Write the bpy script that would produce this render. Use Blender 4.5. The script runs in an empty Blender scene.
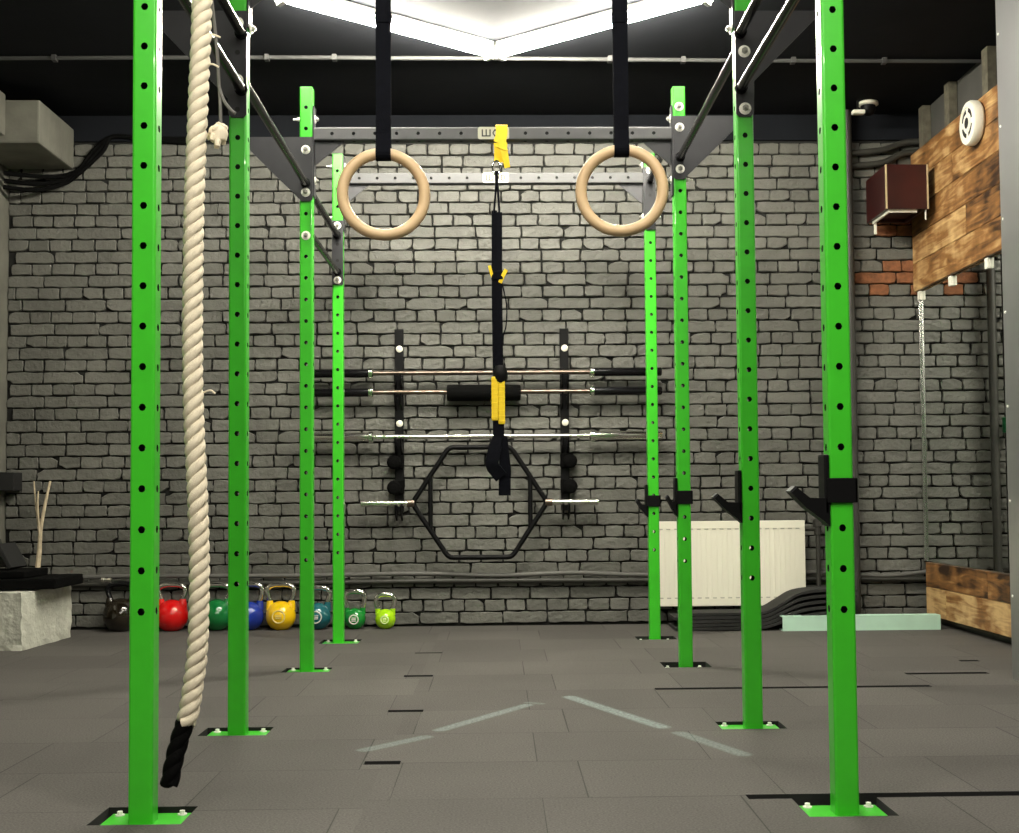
import bpy, bmesh, math, random
from mathutils import Vector, Matrix
R = random.Random(7)
S = bpy.context.scene
COL = S.collection
PI = math.pi
V = Vector

# ------------------------------------------------------------------ materials
def mat(name, col, rough=.5, metal=0., var=0., vscale=8., bump=0., bscale=60., spec=None, coat=0., emit=None, estr=0.):
    m = bpy.data.materials.new(name); m.use_nodes = True
    nt = m.node_tree; b = nt.nodes['Principled BSDF']
    b.inputs['Base Color'].default_value = (*col, 1)
    b.inputs['Roughness'].default_value = rough
    b.inputs['Metallic'].default_value = metal
    if spec is not None: b.inputs['Specular IOR Level'].default_value = spec
    if coat: b.inputs['Coat Weight'].default_value = coat
    if emit: b.inputs['Emission Color'].default_value = (*emit, 1); b.inputs['Emission Strength'].default_value = estr
    tc = nt.nodes.new('ShaderNodeTexCoord')
    if var:
        n = nt.nodes.new('ShaderNodeTexNoise'); n.inputs['Scale'].default_value = vscale; n.inputs['Detail'].default_value = 5
        nt.links.new(tc.outputs['Object'], n.inputs['Vector'])
        r = nt.nodes.new('ShaderNodeMapRange'); r.inputs['To Min'].default_value = 1-var; r.inputs['To Max'].default_value = 1+var
        r.inputs['From Min'].default_value = .3; r.inputs['From Max'].default_value = .7
        nt.links.new(n.outputs['Fac'], r.inputs['Value'])
        h = nt.nodes.new('ShaderNodeVectorMath'); h.operation = 'SCALE'; h.inputs[0].default_value = col
        nt.links.new(r.outputs['Result'], h.inputs['Scale'])
        nt.links.new(h.outputs['Vector'], b.inputs['Base Color'])
    if bump:
        n = nt.nodes.new('ShaderNodeTexNoise'); n.inputs['Scale'].default_value = bscale; n.inputs['Detail'].default_value = 4
        nt.links.new(tc.outputs['Object'], n.inputs['Vector'])
        u = nt.nodes.new('ShaderNodeBump'); u.inputs['Strength'].default_value = bump; u.inputs['Distance'].default_value = .01
        nt.links.new(n.outputs['Fac'], u.inputs['Height']); nt.links.new(u.outputs['Normal'], b.inputs['Normal'])
    return m

M = {}
M['green'] = mat('green_powder_coat', (.046, .49, .020), .3, 0, .04, 20, .04, 400, coat=.2)
M['steel_dark'] = mat('dark_grey_steel', (.027, .027, .031), .42, .3, .1, 14, .05, 300)
M['cross_steel'] = mat('crossmember_steel', (.085, .085, .09), .65, 0, .08, 14)
M['black_metal'] = mat('black_metal', (.003, .003, .0035), .5, .0, spec=.14)
M['bar'] = mat('black_bar', (.02, .02, .022), .25, .75)
M['zinc'] = mat('zinc', (.88, .87, .80), .45, 0, .1, 60)
M['chrome'] = mat('chrome', (.8, .79, .74), .16, 1.)
M['bright_bar'] = mat('bright_plated_bar', (.82, .81, .74), .2, 1.0)
M['shaft'] = mat('worn_steel', (.17, .135, .11), .3, 1., .2, 30)
M['black_rubber'] = mat('black_rubber', (.003, .003, .003), .85, 0, .2, 20, .2, 200, .06)
M['webbing'] = mat('black_webbing', (.004, .0045, .007), .9, 0, .2, 60, .3, 500, .08)
M['yellow'] = mat('yellow_fabric', (.86, .60, .006), .55, 0, .06, 50, .1, 300)
M['rope'] = mat('cotton_rope', (.74, .66, .51), .85, 0, .06, 60, .3, 350)
M['wood_ring'] = mat('birch', (.62, .44, .25), .45, 0, .12, 10, .05, 200)
M['white_enamel'] = mat('cream_enamel', (.88, .85, .72), .35)
M['white'] = mat('white_plastic', (.8, .78, .68), .45)
M['raw_inside_shade'] = mat('raw_tube_inside_shade', (.006, .006, .006), .8)  # unpainted inside, blackened so the shade in the holes is in the colour
M['weld_tone'] = mat('weld_mark_tone', (.50, .48, .40), .5)
M['mat_rubber'] = mat('mat_rubber', (.016, .016, .015), .85, 0, .3, 12, .2, 120)
M['conduit_grey'] = mat('conduit_grey', (.05, .05, .05), .6)
M['nut_steel'] = mat('nut_steel', (.30, .29, .26), .4, .5)
M['black'] = mat('black_matte', (.006, .006, .006), .8)
M['mortar'] = mat('dark_mortar', (.008, .008, .007), .9, 0, .3, 20)
M['bare_brick'] = mat('bare_brick', (.22, .085, .035), .85, 0, .35, 30, .4, 60)
M['ceiling'] = mat('ceiling_paint', (.0085, .0095, .0125), .9, 0, .15, 3, .15, 6, .12)
M['plaster'] = mat('grey_plaster', (.13, .127, .105), .85, 0, .2, 6, .3, 20)
M['darkwall'] = mat('dark_wall', (.06, .058, .053), .8, 0, .15, 4)
M['slab'] = mat('slot_shade_black', (.008, .008, .008), .9)  # near-black slab and tile cut sides; the slots' shade is put into the colour
M['concrete'] = mat('pale_concrete', (.50, .50, .43), .9, 0, .14, 14, .6, 40)
M['pipe'] = mat('painted_pipe', (.03, .029, .024), .55, 0, .2, 20)
M['cable'] = mat('grey_cable', (.10, .097, .09), .6)
M['sheet'] = mat('sheet_metal', (.40, .40, .41), .36, .85, .05, 3)
M['speaker_wood'] = mat('red_brown_veneer', (.028, .003, .0025), .4, 0, .4, 6)
M['mint'] = mat('mint_paint', (.50, .74, .60), .5, 0, .06, 10)
M['ply'] = mat('raw_ply', (.45, .35, .2), .7, 0, .15, 20)
M['stud'] = mat('weathered_stud', (.10, .09, .065), .8, 0, .3, 25)
M['lamp'] = mat('lamp_diffuser', (.9, .9, .88), .5, emit=(1, .95, .80), estr=400)
M['lamp_near'] = mat('lamp_diffuser_near', (.9, .9, .88), .5, emit=(1, .95, .82), estr=150)
M['lamp_side'] = mat('lamp_diffuser_side', (.9, .9, .88), .5, emit=(1, .95, .82), estr=110)
M['lamp_body'] = mat('lamp_body', (.7, .7, .68), .5)
M['mirror'] = mat('mirror_glass', (.78, .80, .78), .015, 1.)
M['silver'] = mat('silver_edge', (.75, .75, .72), .2, 1.)
M['twig'] = mat('dry_twig', (.42, .35, .24), .85, 0, .2, 30)
M['logo_grey'] = mat('logo_grey', (.03, .03, .03), .6)
M['logo_plate'] = mat('logo_plate', (.44, .43, .34), .5)
M['valve_green'] = mat('valve_green', (.01, .16, .05), .4)

def brick_material():
    m = mat('painted_brick', (.118, .117, .103), .5, 0, .15, 4.0, .7, 45)
    nt = m.node_tree; b = nt.nodes['Principled BSDF']
    # per-brick shade stored on the mesh
    a = nt.nodes.new('ShaderNodeAttribute'); a.attribute_name = 'shade'
    l = b.inputs['Base Color'].links[0].from_socket
    mx = nt.nodes.new('ShaderNodeVectorMath'); mx.operation = 'SCALE'
    nt.links.new(l, mx.inputs[0]); nt.links.new(a.outputs['Fac'], mx.inputs['Scale'])
    nt.links.new(mx.outputs['Vector'], b.inputs['Base Color'])
    return m
M['brick'] = brick_material()

def plank_material(name, c1, c2):
    m = bpy.data.materials.new(name); m.use_nodes = True; nt = m.node_tree; b = nt.nodes['Principled BSDF']
    tc = nt.nodes.new('ShaderNodeTexCoord'); at = nt.nodes.new('ShaderNodeAttribute'); at.attribute_name = 'shade'
    mp = nt.nodes.new('ShaderNodeMapping'); mp.inputs['Scale'].default_value = (2, 2.2, 16)
    ad = nt.nodes.new('ShaderNodeVectorMath'); ad.operation = 'ADD'
    sc = nt.nodes.new('ShaderNodeVectorMath'); sc.operation = 'SCALE'; sc.inputs[0].default_value = (3, 17, 5)
    nt.links.new(at.outputs['Fac'], sc.inputs['Scale'])
    nt.links.new(tc.outputs['Object'], ad.inputs[0]); nt.links.new(sc.outputs['Vector'], ad.inputs[1])
    nt.links.new(ad.outputs['Vector'], mp.inputs['Vector'])
    n = nt.nodes.new('ShaderNodeTexNoise'); n.inputs['Scale'].default_value = 1.5; n.inputs['Detail'].default_value = 6; n.inputs['Distortion'].default_value = 1.2
    nt.links.new(mp.outputs['Vector'], n.inputs['Vector'])
    n2 = nt.nodes.new('ShaderNodeTexNoise'); n2.inputs['Scale'].default_value = 5.0; n2.inputs['Detail'].default_value = 3
    nt.links.new(ad.outputs['Vector'], n2.inputs['Vector'])
    s = nt.nodes.new('ShaderNodeMath'); s.operation = 'ADD'; nt.links.new(n.outputs['Fac'], s.inputs[0]); nt.links.new(n2.outputs['Fac'], s.inputs[1])
    s2 = nt.nodes.new('ShaderNodeMath'); s2.operation = 'MULTIPLY_ADD'; s2.inputs[1].default_value = .75
    nt.links.new(s.outputs[0], s2.inputs[0]); 
    s3 = nt.nodes.new('ShaderNodeMath'); s3.operation = 'MULTIPLY_ADD'; s3.inputs[1].default_value = .55; s3.inputs[2].default_value = -.55
    nt.links.new(at.outputs['Fac'], s3.inputs[0]); nt.links.new(s3.outputs[0], s2.inputs[2])
    cr = nt.nodes.new('ShaderNodeValToRGB'); cr.color_ramp.elements[0].position = .50; cr.color_ramp.elements[1].position = 1.02
    cr.color_ramp.elements[0].color = (*c1, 1); cr.color_ramp.elements[1].color = (*c2, 1)
    e = cr.color_ramp.elements.new(.76); e.color = (.25, .115, .035, 1)
    nt.links.new(s2.outputs[0], cr.inputs['Fac']); nt.links.new(cr.outputs['Color'], b.inputs['Base Color'])
    b.inputs['Roughness'].default_value = .5
    return m
M['plank'] = plank_material('stained_plank', (.024, .010, .004), (.60, .40, .18))

def floor_material():
    m = bpy.data.materials.new('rubber_tiles'); m.use_nodes = True; nt = m.node_tree; N = nt.nodes; L = nt.links
    b = N['Principled BSDF']; b.inputs['Roughness'].default_value = .82; b.inputs['Specular IOR Level'].default_value = .3
    tc = N.new('ShaderNodeTexCoord'); sp = N.new('ShaderNodeSeparateXYZ'); L.new(tc.outputs['Object'], sp.inputs[0])
    def mth(op, a, c=None, d=None):
        n = N.new('ShaderNodeMath'); n.operation = op
        for i, x in enumerate((a, c, d)):
            if x is None: continue
            if isinstance(x, (int, float)): n.inputs[i].default_value = x
            else: L.new(x, n.inputs[i])
        return n.outputs[0]
    X, Y = sp.outputs['X'], sp.outputs['Y']
    left = mth('LESS_THAN', X, -.345)
    y = mth('DIVIDE', mth('SUBTRACT', mth('ADD', Y, mth('MULTIPLY', left, .085)), 3.375), .465)
    row = mth('FLOOR', y); fy = mth('FRACT', y)
    par = mth('ABSOLUTE', mth('MODULO', row, 2.0))
    x = mth('DIVIDE', mth('SUBTRACT', mth('ADD', X, mth('MULTIPLY', par, .12)), .23), .517)
    col = mth('FLOOR', x); fx = mth('FRACT', x)
    def edge(f, w): return mth('MULTIPLY', mth('MINIMUM', f, mth('SUBTRACT', 1.0, f)), w)
    d = mth('MINIMUM', edge(fx, .517), edge(fy, .465))
    wn = N.new('ShaderNodeTexNoise'); wn.inputs['Scale'].default_value = 1.7; L.new(tc.outputs['Object'], wn.inputs['Vector'])
    wid = mth('MULTIPLY_ADD', wn.outputs['Fac'], .010, -.0022)          # seams open and close along their run
    mr = N.new('ShaderNodeMapRange'); mr.interpolation_type = 'SMOOTHSTEP'
    L.new(d, mr.inputs['Value']); L.new(wid, mr.inputs['From Max']); mr.inputs['From Min'].default_value = 0
    mr.inputs['To Min'].default_value = .22; mr.inputs['To Max'].default_value = 1
    cb = N.new('ShaderNodeCombineXYZ'); L.new(col, cb.inputs[0]); L.new(row, cb.inputs[1]); L.new(left, cb.inputs[2])
    w = N.new('ShaderNodeTexWhiteNoise'); L.new(cb.outputs[0], w.inputs['Vector'])
    tile = mth('MULTIPLY_ADD', w.outputs['Value'], .22, .89)
    gr = N.new('ShaderNodeTexNoise'); gr.inputs['Scale'].default_value = 170; gr.inputs['Detail'].default_value = 2; L.new(tc.outputs['Object'], gr.inputs['Vector'])
    big = N.new('ShaderNodeTexNoise'); big.inputs['Scale'].default_value = 1.3; big.inputs['Detail'].default_value = 6; L.new(tc.outputs['Object'], big.inputs['Vector'])
    k = mth('MULTIPLY', mth('MULTIPLY', tile, mr.outputs[0]), mth('MULTIPLY', mth('MULTIPLY_ADD', gr.outputs['Fac'], 1.7, .15), mth('MULTIPLY_ADD', big.outputs['Fac'], .5, .75)))
    base = N.new('ShaderNodeVectorMath'); base.operation = 'SCALE'; base.inputs[0].default_value = (.080, .074, .068); L.new(k, base.inputs['Scale'])
    # chalk strokes
    segs = [((-.42, 4.044), (-.245, 4.249), .028, .55), ((-.201, 4.373), (.103, 4.873), .026, .7), ((.275, 5.054), (.55, 4.38), .03, .9), ((.595, 4.266), (.735, 3.905), .028, .6), ((.11, 4.93), (.155, 4.90), .02, .35)]
    tot = None
    for A, B, wd, st in segs:
        a = V((*A, 0)); bb = V((*B, 0)); ba = bb-a
        pa = N.new('ShaderNodeVectorMath'); pa.operation = 'SUBTRACT'; L.new(tc.outputs['Object'], pa.inputs[0]); pa.inputs[1].default_value = a
        dt = N.new('ShaderNodeVectorMath'); dt.operation = 'DOT_PRODUCT'; L.new(pa.outputs[0], dt.inputs[0]); dt.inputs[1].default_value = ba/ba.length_squared
        cl = N.new('ShaderNodeClamp'); L.new(dt.outputs['Value'], cl.inputs[0])
        pr = N.new('ShaderNodeVectorMath'); pr.operation = 'SCALE'; pr.inputs[0].default_value = ba; L.new(cl.outputs[0], pr.inputs['Scale'])
        df = N.new('ShaderNodeVectorMath'); df.operation = 'DISTANCE'; L.new(pa.outputs[0], df.inputs[0]); L.new(pr.outputs[0], df.inputs[1])
        r = N.new('ShaderNodeMapRange'); r.interpolation_type = 'SMOOTHSTEP'; L.new(df.outputs['Value'], r.inputs['Value'])
        r.inputs['From Min'].default_value = wd*.5; r.inputs['From Max'].default_value = wd*1.3; r.inputs['To Min'].default_value = st; r.inputs['To Max'].default_value = 0
        tot = r.outputs[0] if tot is None else mth('MAXIMUM', tot, r.outputs[0])
    cn = N.new('ShaderNodeTexNoise'); cn.inputs['Scale'].default_value = 90; cn.inputs['Detail'].default_value = 4; L.new(tc.outputs['Object'], cn.inputs['Vector'])
    ck = mth('MULTIPLY', tot, mth('MULTIPLY_ADD', cn.outputs['Fac'], 1.3, -.28))
    mx = N.new('ShaderNodeMix'); mx.data_type = 'RGBA'; L.new(ck, mx.inputs[0]); L.new(base.outputs[0], mx.inputs[6]); mx.inputs[7].default_value = (.34, .44, .43, 1)
    L.new(mx.outputs[2], b.inputs['Base Color'])
    bp = N.new('ShaderNodeBump'); bp.inputs['Strength'].default_value = .5; bp.inputs['Distance'].default_value = .004
    L.new(gr.outputs['Fac'], bp.inputs['Height']); L.new(bp.outputs[0], b.inputs['Normal'])
    return m
M['floor'] = floor_material()

# ------------------------------------------------------------------ mesh helpers (world coordinates in, mesh local to its root)
class MB:
    def __init__(s): s.bm = bmesh.new(); s.mi = 0
    def _f(s, vs):
        try:
            f = s.bm.faces.new(vs); f.material_index = s.mi; return f
        except ValueError: return None
    def box(s, x0, x1, y0, y1, z0, z1, bev=0, mtx=None):
        t = bmesh.new(); bmesh.ops.create_cube(t, size=1)
        for v in t.verts:
            v.co = V(((x0+x1)/2+v.co.x*(x1-x0), (y0+y1)/2+v.co.y*(y1-y0), (z0+z1)/2+v.co.z*(z1-z0)))
        if bev: bmesh.ops.bevel(t, geom=t.edges[:], offset=bev, segments=2, affect='EDGES', profile=.6)
        if mtx: t.transform(mtx)
        s.merge(t); return s
    def merge(s, t):
        mp = {v: s.bm.verts.new(v.co) for v in t.verts}
        for f in t.faces: s._f([mp[v] for v in f.verts])
        t.free()
    def tube(s, pts, r, n=12, cap=True, flat=1.0, closed=False, up=None):
        pts = [V(p) for p in pts]; k = len(pts)
        rs = r if isinstance(r, (list, tuple)) else [r]*k
        rings = []; prev = None
        for i, p in enumerate(pts):
            a = pts[(i-1) % k] if (closed or i) else p; c = pts[(i+1) % k] if (closed or i < k-1) else p
            t = (c-a).normalized()
            if prev is None:
                u = V(up) if up else (V((0, 0, 1)) if abs(t.z) < .9 else V((0, 1, 0)))
            else: u = prev
            u = (u - t*u.dot(t)).normalized(); prev = u; w = t.cross(u)
            rings.append([s.bm.verts.new(p+(u*math.cos(2*PI*j/n)+w*math.sin(2*PI*j/n)*flat)*rs[i]) for j in range(n)])
        for i in range(k if closed else k-1):
            A, B = rings[i], rings[(i+1) % k]
            for j in range(n): s._f([A[j], A[(j+1) % n], B[(j+1) % n], B[j]])
        if cap and not closed: s._f(rings[0][::-1]); s._f(rings[-1])
        return s
    def cyl(s, a, b, r, n=16, r2=None): return s.tube([a, b], [r, r if r2 is None else r2], n)
    def lathe(s, prof, c, axis='Z', n=24):
        c = V(c); rings = []
        for r, h in prof:
            ring = []
            for j in range(n):
                a = 2*PI*j/n; x, y = r*math.cos(a), r*math.sin(a)
                q = {'Z': V((x, y, h)), 'X': V((h, x, y)), 'Y': V((x, h, y))}[axis]
                ring.append(s.bm.verts.new(c+q))
            rings.append(ring)
        for A, B in zip(rings, rings[1:]):
            for j in range(n): s._f([A[j], A[(j+1) % n], B[(j+1) % n], B[j]])
        s._f(rings[0][::-1]); s._f(rings[-1]); return s
    def prism(s, poly, axis, a, b):          # poly in the two other axes (X: y,z  Y: x,z  Z: x,y)
        def P(u, v, t): return {'X': (t, u, v), 'Y': (u, t, v), 'Z': (u, v, t)}[axis]
        A = [s.bm.verts.new(P(u, v, a)) for u, v in poly]; B = [s.bm.verts.new(P(u, v, b)) for u, v in poly]
        n = len(poly); s._f(A); s._f(B[::-1])
        for i in range(n): s._f([A[i], A[(i+1) % n], B[(i+1) % n], B[i]][::-1])
        return s
    def ribbon(s, pts, w, th, side=(1, 0, 0)):    # strap: width along side
        pts = [V(p) for p in pts]; sd = V(side).normalized(); rows = []
        for i, p in enumerate(pts):
            t = (pts[min(i+1, len(pts)-1)]-pts[max(i-1, 0)]).normalized(); q = (sd - t*sd.dot(t)).normalized(); n = t.cross(q).normalized()
            ww = w[i] if isinstance(w, (list, tuple)) else w
            rows.append([s.bm.verts.new(p+q*a*ww/2+n*b*th/2) for a, b in ((-1, -1), (1, -1), (1, 1), (-1, 1))])
        for A, B in zip(rows, rows[1:]):
            for j in range(4): s._f([A[j], A[(j+1) % 4], B[(j+1) % 4], B[j]])
        s._f(rows[0][::-1]); s._f(rows[-1]); return s
    def holed_tube(s, axis, c, w, l0, l1, h0, h1, step=.1, hr=.0085, rc=.007, capend=False):
        """square steel tube with punched holes on its four sides; axis 'Z' or 'X'; c = the two fixed coordinates"""
        fw = w/2-rc
        def W(u, v, t):
            return V((c[0]+u, c[1]+v, t)) if axis == 'Z' else V((t, c[0]+u, c[1]+v))
        frames = [((1, 0), (0, -1)), ((0, 1), (1, 0)), ((-1, 0), (0, 1)), ((0, -1), (-1, 0))]   # along, outward
        cells = []; t = h0-step/2
        if t > l0: cells.append((l0, t, False))
        while t+step <= h1+step/2+1e-6: cells.append((t, t+step, True)); t += step
        if t < l1: cells.append((t, l1, False))
        fr = [0, .25, .5, .75, 1]
        cache = {}
        def vert(p):
            k = (round(p.x, 5), round(p.y, 5), round(p.z, 5))
            if k not in cache: cache[k] = s.bm.verts.new(p)
            return cache[k]
        for (ax, ay), (ox, oy) in frames:
            def F(a, t): return W(ax*a+ox*w/2, ay*a+oy*w/2, t)
            for a0, a1, hole in cells:
                tv = [a0+(a1-a0)*f for f in fr]
                per = [(-fw, a0), (0, a0), (fw, a0)]+[(fw, q) for q in tv[1:-1]]+[(fw, a1), (0, a1), (-fw, a1)]+[(-fw, q) for q in tv[-2:0:-1]]
                pv = [vert(F(a, q)) for a, q in per]
                if not hole: s._f(pv); continue
                m = (a0+a1)/2
                cv = []
                for a, q in per:
                    g = math.atan2(q-m, a); cv.append(vert(F(hr*math.cos(g), m+hr*math.sin(g))))
                for i in range(len(per)):
                    j = (i+1) % len(per); s._f([pv[i], pv[j], cv[j], cv[i]])
        tvs = sorted({round(a0+(a1-a0)*f, 6) for a0, a1, _ in cells for f in fr})
        for k in range(4):
            (ax, ay), (ox, oy) = frames[k]; (bx, by), (px, py) = frames[(k+1) % 4]
            cols = []
            for t in tvs:
                rr = []
                for g in (0, 1/3, 2/3, 1):
                    th = g*PI/2; nx, ny = ox*math.cos(th)+px*math.sin(th), oy*math.cos(th)+py*math.sin(th)
                    cx, cy = (ox+px)*fw, (oy+py)*fw
                    rr.append(vert(W(cx+nx*rc, cy+ny*rc, t)))
                cols.append(rr)
            for A, B in zip(cols, cols[1:]):
                for i in range(3): s._f([A[i], A[i+1], B[i+1], B[i]])
        if capend:
            s.box(*([c[0]-w/2+.002, c[0]+w/2-.002, c[1]-w/2+.002, c[1]+w/2-.002, l1-.004, l1+.003]), bev=.002)
        return s
    def build(s, name, m, parent=None, smooth=False, org=None, keepn=False):
        if not keepn: bmesh.ops.recalc_face_normals(s.bm, faces=s.bm.faces[:])
        o0 = V((0, 0, 0)) if org is None else V(org)
        if parent is not None and org is None: o0 = V(parent['_org']) if '_org' in parent else V((0, 0, 0))
        for v in s.bm.verts: v.co -= o0
        me = bpy.data.meshes.new(name); s.bm.to_mesh(me); s.bm.free()
        for mm in (m if isinstance(m, (list, tuple)) else [m]): me.materials.append(M[mm])
        if smooth:
            me.polygons.foreach_set('use_smooth', [True]*len(me.polygons))
            me.set_sharp_from_angle(angle=math.radians(40))
        o = bpy.data.objects.new(name, me); COL.objects.link(o)
        if parent is not None: o.parent = parent; o['_org'] = tuple(o0)
        else: o.location = o0; o['_org'] = tuple(o0)
        return o

def tag(o, label, cat, group=None, kind=None):
    if label: o['label'] = label
    if cat: o['category'] = cat
    if group: o['group'] = group
    if kind: o['kind'] = kind
    return o
def thing(name, loc, label, cat, group=None):
    o = bpy.data.objects.new(name, None); COL.objects.link(o); o.location = loc; o['_org'] = tuple(loc)
    o.empty_display_size = .1
    return tag(o, label, cat, group)
def struct(o): o['kind'] = 'structure'; return o
def spline(pts, k=8):
    pts = [V(p) for p in pts]; out = []
    for i in range(len(pts)-1):
        p0 = pts[max(i-1, 0)]; p1 = pts[i]; p2 = pts[i+1]; p3 = pts[min(i+2, len(pts)-1)]
        for j in range(k):
            t = j/k
            out.append(.5*((2*p1)+(p2-p0)*t+(2*p0-5*p1+4*p2-p3)*t*t+(3*p1-p0-3*p2+p3)*t**3))
    return out+[pts[-1]]

# ------------------------------------------------------------------ room
XL, XR, YB, YF, HC = -3.0, 2.66, 7.88, -4.0, 3.156
def ramp_faces(): pass
# floor: rubber tiles with cut-outs round the post plates and open slots between tiles
cuts = [(-.998, -.772, 3.155, 3.335), (.752, .972, 3.145, 3.335), (-1.002, -.776, 4.315, 4.468), (.745, .965, 4.325, 4.468),
        (-.985, -.772, 5.862, 6.005), (.755, .972, 5.885, 6.075), (-.975, -.762, 6.99, 7.19), (.755, .972, 7.03, 7.19)]
cuts += [(-.411, -.281, 4.745, 4.793), (-.402, -.295, 3.822, 3.872), (-.42, -.292, 5.67, 5.72), (-.425, -.288, 6.515, 6.545),
         (.631, 1.759, 5.215, 5.262), (.641, 2.3, 3.335, 3.385), (1.77, 2.132, 5.575, 5.625), (2.155, 2.246, 5.985, 6.03)]
def floor_mesh():
    xs = sorted({XL, XR}|{c for q in cuts for c in q[:2]}); ys = sorted({YF, YB}|{c for q in cuts for c in q[2:]})
    b = MB(); cache = {}
    def vt(i, j, k):
        if (i, j, k) not in cache: cache[(i, j, k)] = b.bm.verts.new((xs[i], ys[j], (0, -.03)[k]))
        return cache[(i, j, k)]
    def solid(i, j):
        if not (0 <= i < len(xs)-1 and 0 <= j < len(ys)-1): return False
        cx, cy = (xs[i]+xs[i+1])/2, (ys[j]+ys[j+1])/2
        return not any(q[0] < cx < q[1] and q[2] < cy < q[3] for q in cuts)
    for i in range(len(xs)-1):
        for j in range(len(ys)-1):
            if not solid(i, j): continue
            b._f([vt(i, j, 0), vt(i+1, j, 0), vt(i+1, j+1, 0), vt(i, j+1, 0)])
            for (di, dj), (p, q) in {(-1, 0): ((i, j+1), (i, j)), (1, 0): ((i+1, j), (i+1, j+1)), (0, -1): ((i, j), (i+1, j)), (0, 1): ((i+1, j+1), (i, j+1))}.items():
                if not solid(i+di, j+dj):
                    b.mi = 1; b._f([vt(*p, 0), vt(*p, 1), vt(*q, 1), vt(*q, 0)]); b.mi = 0
    return b
struct(floor_mesh().build('floor', ['floor', 'slab'], keepn=True))
struct(MB().box(XL-.1, XR+.1, YF-.1, YB+.2, -.15, -.03).build('floor_base', 'slab'))
struct(MB().box(XL-.1, XR+.1, YF-.1, YB+.2, HC, HC+.1).build('ceiling', 'ceiling'))
struct(MB().box(XL-.1, XL, YF-.1, YB+.2, -.03, HC).build('wall_left', 'plaster'))
struct(MB().box(XR, XR+.1, YF-.1, YB+.2, -.03, HC).build('wall_right', 'darkwall'))
struct(MB().box(XL, XR, YF-.1, YF, -.03, HC).build('wall_front', 'darkwall'))

def brick_wall():
    b = MB(); bm = b.bm
    b.mi = 1; b.box(XL, XR, YB+.018, YB+.2, -.03, 2.995)
    b.mi = 3; b.box(XL, XR, YB-.004, YB+.2, 2.995, HC)       # dark painted band over the bricks
    lay = bm.faces.layers.float.new('shade')
    for f in bm.faces: f[lay] = 1
    ch = .0742; z0 = 1.681-.0742/2
    k0 = -int(z0/ch)-1
    def brick(x0, x1, za, zb, m, sh):
        nx = 6 if x1-x0 > .17 else 3; nz = 3
        dep = R.uniform(-.005, .003); tx, tz = R.uniform(-.004, .004), R.uniform(-.003, .003)
        chip = R.random() < .16; cc = R.choice([(0, 0), (0, 1), (1, 0), (1, 1)]); cs = R.uniform(.008, .022)
        g = {}
        for i in range(nx+1):
            for j in range(nz+1):
                u, v = i/nx, j/nz
                x = x0+(x1-x0)*u; z = za+(zb-za)*v
                e = i in (0, nx) or j in (0, nz)
                ex = R.uniform(-.0035, .0035); ez = R.uniform(-.003, .003)
                x += ex; z += ez
                y = YB+dep+tx*(u-.5)+tz*(v-.5)+R.uniform(-.0012, .0012)
                corner = i in (0, nx) and j in (0, nz)
                if corner:
                    x += (.0025 if i == 0 else -.0025); z += (.002 if j == 0 else -.002)
                    if chip and (i == 0) == (cc[0] == 0) and (j == 0) == (cc[1] == 0):
                        x += cs if i == 0 else -cs; z += cs*.5 if j == 0 else -cs*.5
                g[i, j] = (V((x, y, z)), e)
        cx, cz = (x0+x1)/2, (za+zb)/2
        front = {}; mid = {}; back = {}
        for kk, (p, e) in g.items():
            if e:
                q = V((cx+(p.x-cx)*(1-.006/(x1-x0)), p.y, cz+(p.z-cz)*(1-.006/(zb-za))))
                front[kk] = bm.verts.new(q)
                mid[kk] = bm.verts.new((p.x, p.y+.004, p.z)); back[kk] = bm.verts.new((p.x, YB+.02, p.z))
            else: front[kk] = bm.verts.new(p)
        fs = []
        b.mi = m
        for i in range(nx):
            for j in range(nz): fs.append(b._f([front[i, j], front[i+1, j], front[i+1, j+1], front[i, j+1]]))
        ring = [(i, 0) for i in range(nx)]+[(nx, j) for j in range(nz)]+[(i, nz) for i in range(nx, 0, -1)]+[(0, j) for j in range(nz, 0, -1)]
        for a in range(len(ring)):
            p, q = ring[a], ring[(a+1) % len(ring)]
            fs.append(b._f([front[q], front[p], mid[p], mid[q]])); fs.append(b._f([mid[q], mid[p], back[p], back[q]]))
        for f in fs:
            if f: f[lay] = sh
    for k in range(k0, 60):
        za = z0+k*ch; zb = za+ch
        if zb < .02 or za > 2.97: continue
        za = max(za, 0); stretcher = (k % 2 == 0)
        x = XL-R.uniform(0, .13 if not stretcher else .26)
        while x < XR:
            L = (.262 if stretcher else .131)*R.uniform(.9, 1.08)
            if stretcher and R.random() < .12: L = .135
            x1 = min(x+L, XR)
            a = max(x, XL)
            if x1-a > .045:
                cz = (za+zb)/2; m = 0
                if x1 > 2.42 and 2.05 < cz < 2.62 and R.random() < .75: m = 2
                j = R.uniform(.002, .0055)
                brick(a+j, x1-j, za+.0035+R.uniform(-.001, .002), zb-.0035, m, R.uniform(.86, 1.1))
            x = x1 if x1 < XR else XR
    return b
struct(brick_wall().build('wall_back', ['brick', 'mortar', 'bare_brick', 'ceiling'], keepn=True))

# boxed-in duct in the far left corner under the ceiling
b = MB(); b.box(XL, -2.6, 7.28, YB, 2.82, 3.07, .012); b.box(XL, -2.79, 6.6, 7.28, 2.86, 3.10, .012)
struct(b.build('trim_1', 'plaster'))
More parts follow.
